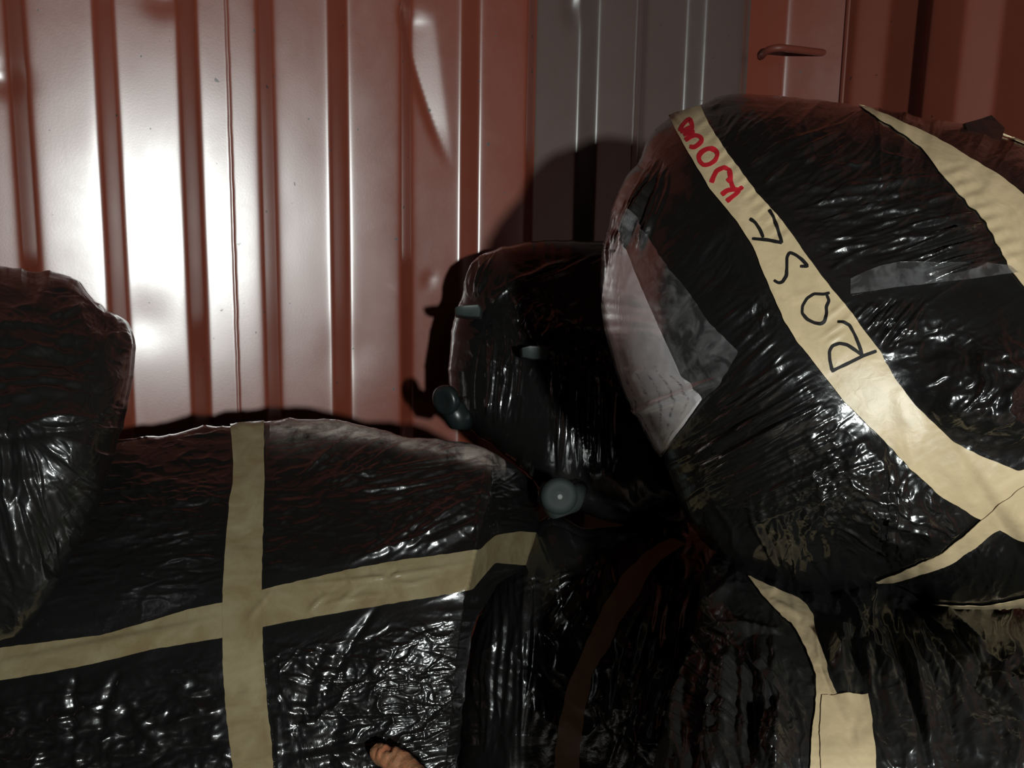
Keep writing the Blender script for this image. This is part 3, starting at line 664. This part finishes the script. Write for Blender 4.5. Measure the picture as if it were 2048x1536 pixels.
H.calm(V1L, V1R, 0.25); H.calm(H1L, H1R, 0.3)
H.line((600, 1170), (930, 1128), 4, 0.0022, 6); H.line((640, 1215), (770, 1190), 4, 0.0020, -5); H.line((-20, 1325), (440, 1232), 6, 0.0020, 0, 'step')
H.line((545, 1180), (490, 1250), 4, 0.0015); H.line((900, 1050), (960, 1090), 4, 0.001)
H.sticks(H.blob(720, 1180, 130, 22, -9, 2), 14, 60, -12, 3.4, 0.0016, 25)
def xe(y): return lin(y, (860, 1000), (900, 985), (1000, 975), (1110, 948), (1200, 930), (1300, 915), (1450, 900), (1536, 890), (1900, 860))
BOX = Bundle((520, 1320), [(110, 910), (230, 882), (300, 873), (345, 866), (400, 853), (465, 849), (528, 842), (560, 839), (610, 835), (660, 836), (700, 842), (760, 858), (800, 871), (860, 876), (905, 884), (950, 888), (990, 903), (1040, 940), (1076, 972), (1084, 1060), (1070, 1125), (1000, 1165), (955, 1230), (938, 1300), (922, 1450), (912, 1600), (890, 1900), (860, 2250), (500, 2300), (0, 2260), (-330, 2000), (-400, 1400), (-300, 1240), (-100, 1150), (20, 1000)],
             lambda x, y: softlin(y, (840, 1.30), (1000, 1.18), (1150, 1.105), (1300, 1.06), (1536, 1.02), (2300, 0.98))+0.035*np.clip((700-x)/700, 0, 2)**2,
             0.05, 5.0, 0.22, H, 1.6, 7, extra=lambda x, y: 0.0026*np.maximum(x-xe(y), 0)+0.0)
box = BOX.build('wrapped_box', M_BLACK2, 640, dust=lambda x, y: np.clip(2.0*np.exp(-((y-lin(x, (560, 842), (700, 848), (900, 890), (1000, 915)))/20)**2)*(x > 540)*(x < 1010)+0.25*np.exp(-((x-600)/70)**2-((y-865)/35)**2), 0, 1))
tag(box, 'boxy black plastic package with a cross of tan tape, below the pale wall', 'package')
a1 = patch(BOX, 'packing_tape', H1L, H1R, M_TAPE_TAN, box, 22, 330, rag=0.6, seed=21, off=0.0014, sm=2); a1['label'] = 'tan tape running across the front and round the side'
a2 = patch(BOX, 'packing_tape', V1L, V1R, M_TAPE_TAN, box, 18, 220, rag=0.9, seed=25, off=0.0026, sm=2); a2['label'] = 'tan tape running down over the front'

# ---------------- bag on the left edge
H = Height(-160, 480, 300, 1330, 2.0, 31)
H.H += 0.012*fbm(H.X/120, H.Y/150, 2, 3)
H.fan([(-60, 640), (-60, 900)], [(200, 660), (220, 860)], 40, 9, 0.0026, 0.08, 14, 0.3)
H.fan([(40, 820), (-60, 800)], [(120, 1160), (-20, 1200)], 50, 6, 0.0024, 0.08, 12, 0.3)
H.fan([(150, 580), (200, 620)], [(60, 580), (100, 660)], 14, 5, 0.0020, 0.1, 6)
H.crumple(46, 0.0055, H.blob(220, 660, 70, 50, 0), 10, 1.2, 1, 3)
H.crumple(60, 0.0040, 1.0, 35, 1.8, 2, 4, 0.42)
LEFT = Bundle((40, 850), [(-200, 480), (-60, 522), (0, 531), (30, 534), (60, 543), (100, 541), (135, 548), (155, 560), (175, 588), (198, 610), (215, 622), (240, 630), (256, 648), (266, 680), (265, 720), (258, 770), (245, 830), (234, 870), (226, 900), (208, 960), (184, 1020), (150, 1090), (110, 1170), (70, 1230), (30, 1275), (-40, 1290), (-250, 1250), (-380, 1000), (-340, 650)],
              lambda x, y: softlin(y, (500, 1.16), (850, 0.98), (1300, 0.94)), 0.13, 2.4, 0.08, H, 1.3, 9)
left = LEFT.build('wrapped_bag', M_BLACK3, 420)
tag(left, 'lumpy dull black bag without any tape, at the left edge beside the box', 'bag')

# ---------------- wrapped suitcase in the middle
H = Height(860, 450, 1440, 1060, 2.0, 41)
H.H += 0.006*fbm(H.X/110, H.Y/110, 4, 2)
H.fan([(940, 520), (1000, 500)], [(935, 600), (960, 600)], 22, 3.2, 0.0016)
H.fan([(1000, 580), (1100, 560)], [(1120, 520), (1230, 500)], 26, 4, 0.0012, 0.06, 8)
H.fan([(960, 600), (1080, 690)], [(1020, 560), (1120, 620)], 26, 4.5, 0.0020, 0.08, 8)
H.fan([(970, 640), (1050, 690)], [(960, 860), (1030, 860)], 40, 4.0, 0.0015, 0.06, 6)
H.fan([(1100, 700), (1240, 700)], [(1105, 960), (1230, 960)], 60, 4.0, 0.0019, 0.05, 5)
H.line((1122, 780), (1117, 950), 4.5, 0.005, 0); H.line((1110, 700), (1118, 860), 7, 0.004, 4)
H.lump(1010, 570, 70, 50, 0.012, 30); H.lump(1000, 740, 60, 100, -0.006); H.lump(1160, 660, 70, 22, 0.008)
H.crumple(34, 0.0048, H.blob(1060, 650, 120, 110, 30, 1.2), 60, 1.8, 1, 4)
H.crumple(30, 0.0035, H.blob(1180, 760, 90, 120, 0, 1.2), 80, 2.4, 2, 4)
CASE = Bundle((1100, 770), [(922, 600), (932, 552), (942, 524), (962, 507), (1010, 494), (1050, 484), (1120, 478), (1230, 480), (1330, 520), (1400, 700), (1420, 900), (1380, 1010), (1300, 1060), (1200, 1040), (1130, 1012), (1085, 985), (1040, 935), (990, 895), (940, 860), (905, 832), (900, 790), (897, 720), (905, 650), (912, 622)],
              lambda x, y: 1.46+softlin(y, (480, 0.08), (700, 0.0), (1000, -0.03))-0.0002*(x-1100), 0.10, 3.0, 0.22, H, 1.3, 11)
case = CASE.build('wrapped_suitcase', M_CASE, 380)
tag(case, 'suitcase wrapped in tight black plastic with wheels and grey feet poking out', 'suitcase')
def body(name, V, F, parent, m, bevel=0.002, label=None):
    me = bpy.data.meshes.new(name); me.from_pydata([tuple(v) for v in V], [], F); me.update()
    o = link(name, me, parent, m)
    b = o.modifiers.new('bevel', 'BEVEL'); b.width = bevel; b.segments = 3
    if label: o['label'] = label
    return o
def foot(pts, d, depth, parent):
    fr = [ray(x, y, d+0.004*i) for i, (x, y) in enumerate(pts)]; n = len(pts)
    c = sum(fr)/n; bk = [c+(p-c)*1.12+FWD*depth for p in fr]
    V = fr+bk; F_ = [tuple(range(n)), tuple(range(n, 2*n))[::-1]]+[(i, i+n, (i+1) % n+n, (i+1) % n) for i in range(n)]
    return body('rubber_foot', V, F_, parent, M_RUBBER, 0.0025)
foot([(910, 614), (928, 610), (957, 608), (961, 618), (959, 634), (935, 633), (910, 630)], 1.47, 0.05, case)
foot([(1043, 696), (1060, 691), (1094, 692), (1099, 704), (1094, 718), (1066, 718), (1044, 714)], 1.40, 0.06, case)
def wheel(x, y, d, r, ax_px, hub, parent):
    c = ray(x, y, d); ax = ray(x+ax_px[0], y+ax_px[1], d+ax_px[2])-c; ax /= np.linalg.norm(ax)
    u = np.cross(ax, [0, 0, 1.0]); u /= np.linalg.norm(u); v = np.cross(ax, u)
    prof = [(-0.30, 0.30), (-0.36, 0.55), (-0.34, 0.82), (-0.24, 0.97), (0.0, 1.0), (0.24, 0.97), (0.34, 0.82), (0.36, 0.55), (0.30, 0.30)]
    V = []; n = 40
    for (h, rr) in prof:
        for k in range(n):
            a = 2*math.pi*k/n; V.append(c+r*(ax*h+rr*(math.cos(a)*u+math.sin(a)*v)))
    F_ = []
    for i in range(len(prof)-1):
        for k in range(n): F_.append((i*n+k, i*n+(k+1) % n, (i+1)*n+(k+1) % n, (i+1)*n+k))
    F_.append(tuple(range(n))[::-1]); F_.append(tuple((len(prof)-1)*n+k for k in range(n)))
    me = bpy.data.meshes.new('wheel'); me.from_pydata([tuple(p) for p in V], [], F_); me.update()
    o = link('wheel', me, parent, M_HUB if hub else M_WHEEL)
    for q in list(me.polygons)[-2:]: q.use_smooth = False
    if hub:
        sc = []; m_ = 20
        sgn = 1 if (ax@FWD) < 0 else -1
        for h, rr in ((0.30, 0.15), (0.36, 0.15), (0.38, 0.11), (0.37, 0.04)):
            for k in range(m_):
                a = 2*math.pi*k/m_; sc.append(c+r*(ax*h*sgn+rr*(math.cos(a)*u+math.sin(a)*v)))
        fs = [(i*m_+k, i*m_+(k+1) % m_, (i+1)*m_+(k+1) % m_, (i+1)*m_+k) for i in range(3) for k in range(m_)]+[tuple(3*m_+k for k in range(m_)), tuple(range(m_))[::-1]]
        ms = bpy.data.meshes.new('axle_screw'); ms.from_pydata([tuple(p) for p in sc], [], fs); ms.update()
        link('axle_screw', ms, o, M_SCREW)
    return o
wheel(892, 800, 1.44, 0.026, (-20, 6, -0.020), False, case)
wheel(1118, 992, 1.32, 0.029, (9, 8, -0.05), True, case)
def housing(mm, pts, d, parent, rad):
    P = [ray(x, y, dd) for x, y, dd in pts]
    return link('wheel_housing', tube_mesh('wheel_housing', P, rad, 16), parent, mm)
housing(M_WHEEL, [(902, 806, 1.47), (908, 822, 1.46), (918, 838, 1.46), (935, 850, 1.48)], 0, case, np.array([0.017, 0.022, 0.022, 0.012]))
housing(M_RUBBER, [(1096, 972, 1.36), (1098, 992, 1.345), (1110, 1010, 1.35), (1140, 1000, 1.38), (1160, 975, 1.42)], 0, case, np.array([0.012, 0.020, 0.022, 0.022, 0.014]))

# ---------------- soft bags along the bottom right
A_L = [(1344, 1075), (1314, 1090), (1288, 1108), (1246, 1150), (1205, 1216), (1170, 1290), (1138, 1363), (1121, 1436), (1112, 1490), (1107, 1540), (1104, 1600)]
A_R = [(1372, 1088), (1351, 1101), (1325, 1118), (1302, 1140), (1274, 1195), (1238, 1246), (1222, 1286), (1187, 1340), (1170, 1419), (1160, 1490), (1157, 1540), (1155, 1600)]
B_L = [(1495, 1155), (1505, 1168), (1522, 1192), (1548, 1218), (1574, 1241), (1592, 1265), (1606, 1290), (1620, 1320), (1630, 1349), (1632, 1394), (1628, 1430), (1625, 1454), (1622, 1500), (1620, 1540), (1620, 1600)]
B_R = [(1500, 1155), (1540, 1175), (1571, 1186), (1602, 1199), (1616, 1215), (1627, 1237), (1632, 1269), (1642, 1295), (1651, 1321), (1658, 1359), (1676, 1396), (1690, 1430), (1700, 1460), (1712, 1500), (1722, 1540), (1730, 1600)]
C_L = [(1642, 1394), (1640, 1430), (1640, 1500), (1640, 1600)]
C_R = [(1735, 1394), (1740, 1430), (1748, 1500), (1752, 1600)]
H = Height(880, 1020, 1760, 1660, 2.0, 52)
H.H += 0.010*fbm(H.X/150, H.Y/260, 5, 2)
H.fan([(960, 1180), (1080, 1110)], [(930, 1500), (1060, 1560)], 40, 7, 0.0022, 0.08, 14)
H.fan([(1130, 1180), (1260, 1060)], [(1000, 1150), (1100, 1300)], 30, 4.5, 0.0016, 0.1, 10)
H.fan([(1300, 1160), (1440, 1160)], [(1190, 1540), (1360, 1560)], 50, 9, 0.0030, 0.07, 14)
H.crumple(100, 0.0070, 1.0, 78, 1.8, 1, 3, 0.38, 0.7)
H.calm(A_L, A_R, 0.35)
MID = Bundle((1240, 1480), [(906, 1500), (918, 1400), (935, 1300), (955, 1215), (1000, 1150), (1040, 1110), (1066, 1070), (1078, 1040), (1100, 1026), (1132, 1036), (1160, 1058), (1200, 1055), (1300, 1040), (1400, 1035), (1440, 1060), (1490, 1150), (1500, 1400), (1500, 1700), (1450, 1850), (1350, 1950), (1200, 1960), (1000, 1900), (905, 1750)],
             lambda x, y: softlin(y, (1040, 1.36), (1250, 1.31), (1536, 1.28), (2000, 1.20)), 0.14, 2.6, 0.12, H, 1.6, 17)
mid = MID.build('wrapped_bag', M_BLACK, 460)
tag(mid, 'shaded black plastic bag with one curved brown tape, between the box and the pleated bag', 'bag')
pa = patch(MID, 'packing_tape', A_L, A_R, M_TAPE_OLD, mid, 14, 160, rag=1.5, seed=31, off=0.0020); pa['label'] = 'brown tape curving down in the shadow'

H = Height(1240, 1060, 2200, 1660, 2.0, 51)
H.H += 0.010*fbm(H.X/170, H.Y/260, 5, 2)
H.fan([(1430, 1250), (1560, 1270)], [(1330, 1560), (1600, 1560)], 40, 9, 0.0036, 0.07, 12)
H.fan([(1660, 1210), (1900, 1230)], [(1680, 1560), (2000, 1560)], 45, 10, 0.0026, 0.09, 18)
H.fan([(1760, 1180), (1800, 1200)], [(1850, 1560), (2100, 1500)], 24, 9, 0.0030, 0.06, 16, 0.5)
H.fan([(1860, 1215), (1900, 1225)], [(2060, 1350), (2100, 1560)], 16, 11, 0.0034, 0.06, 10, 0.5)
for a, b, wd, am, bd in (((1390, 1262), (1570, 1270), 8, 0.008, -6), ((1480, 1160), (1400, 1270), 9, 0.005, 10), ((1455, 1270), (1385, 1540), 13, -0.012, 10), ((1405, 1255), (1330, 1540), 12, 0.010, -10), ((1790, 1200), (1870, 1560), 8, -0.007, 12), ((1760, 1220), (1830, 1400), 7, -0.004, -8), ((1520, 1400), (1500, 1540), 14, -0.010, 0), ((1560, 1440), (1545, 1560), 11, 0.011, -8), ((1680, 1200), (1740, 1380), 6, -0.003, 10)):
    H.line(a, b, wd, am, bd)
H.lump(1555, 1500, 40, 50, 0.012); H.lump(1450, 1400, 60, 140, 0.010, 0)
H.crumple(95, 0.0080, 1.0, 76, 1.7, 1, 3, 0.40, 0.7)
H.crumple(30, 0.0014, 1.0, 80, 1.5, 2, 3)
H.calm(B_L, B_R, 0.3); H.calm(C_L, C_R, 0.2)
H.line((1540, 1200), (1600, 1240), 8, 0.003); H.line((1640, 1330), (1705, 1480), 4, -0.002, 4); H.line((1708, 1440), (1706, 1500), 5, -0.0016, 4)
LOW = Bundle((1780, 1620), [(1300, 1560), (1318, 1500), (1345, 1430), (1368, 1360), (1388, 1290), (1402, 1240), (1398, 1190), (1405, 1140), (1440, 1100), (1485, 1108), (1540, 1142), (1600, 1165), (1640, 1170), (1700, 1158), (1758, 1140), (1800, 1148), (1870, 1180), (1950, 1190), (2048, 1188), (2300, 1195), (2480, 1500), (2460, 1900), (2200, 2200), (1700, 2300), (1420, 2150), (1310, 1850)],
             lambda x, y: softlin(y, (1040, 1.00), (1200, 0.86), (1350, 0.755), (1536, 0.69), (2300, 0.64))+0.13/(1+np.exp(-(x-1800)/40))/(1+np.exp((y-1250)/18)), 0.16, 2.8, 0.10, H, 1.8, 13)
low_ = LOW.build('wrapped_bag', M_BLACK3, 600)
tag(low_, 'pleated black plastic bag with a bright twisted beige tape, underneath the large round bundle', 'bag')
pb = patch(LOW, 'paper_tape', B_L, B_R, M_TAPE, low_, 16, 170, rag=1.2, seed=35, off=0.0022); pb['label'] = 'beige crinkled tape twisting down the front'
pc = patch(LOW, 'paper_tape', C_L, C_R, M_TAPE, low_, 16, 50, rag=1.0, seed=37, off=0.0034, sm=0); pc['label'] = 'wide beige tape end with a straight cut edge'

# ---------------- stub of wood at the bottom edge
def stub():
    C = [(748, 1500, 1.005), (757, 1506, 1.00), (775, 1514, 0.995), (800, 1526, 0.99), (830, 1552, 0.975), (862, 1590, 0.95), (960, 1720, 0.86), (1040, 1830, 0.76)]
    P = np.array([ray(*c) for c in C]); n = 60
    t = np.linspace(0, 1, len(P)); tt = np.linspace(0, 1, n)**1.3; Q = np.stack([np.interp(tt, t, P[:, i]) for i in range(3)], 1)
    for _ in range(4): Q[1:-1] = (Q[:-2]+2*Q[1:-1]+Q[2:])/4
    rad = np.interp(tt, [0, 0.03, 0.15, 0.4, 1], [0.005, 0.0085, 0.011, 0.0145, 0.016])
    me = tube_mesh('wooden_stick', Q, rad, 18)
    co = np.zeros(len(me.vertices)*3); me.vertices.foreach_get('co', co); co = co.reshape(-1, 3)
    k = fbm(co[:, 0]*160, (co[:, 1]+co[:, 2])*120, 4, 3); co += (0.0055*k)[:, None]*(-FWD+UPV)
    me.vertices.foreach_set('co', co.ravel()); me.update()
    m = tape_mat('rough_stained_wood', (0.11, 0.085, 0.035), (0.36, 0.12, 0.055), 0.75, 42.0, 1.0)
    o = link('wooden_stick', me, None, m)
    tag(o, 'blunt brown and orange stick end in front of the cross taped box', 'stick')
stub()
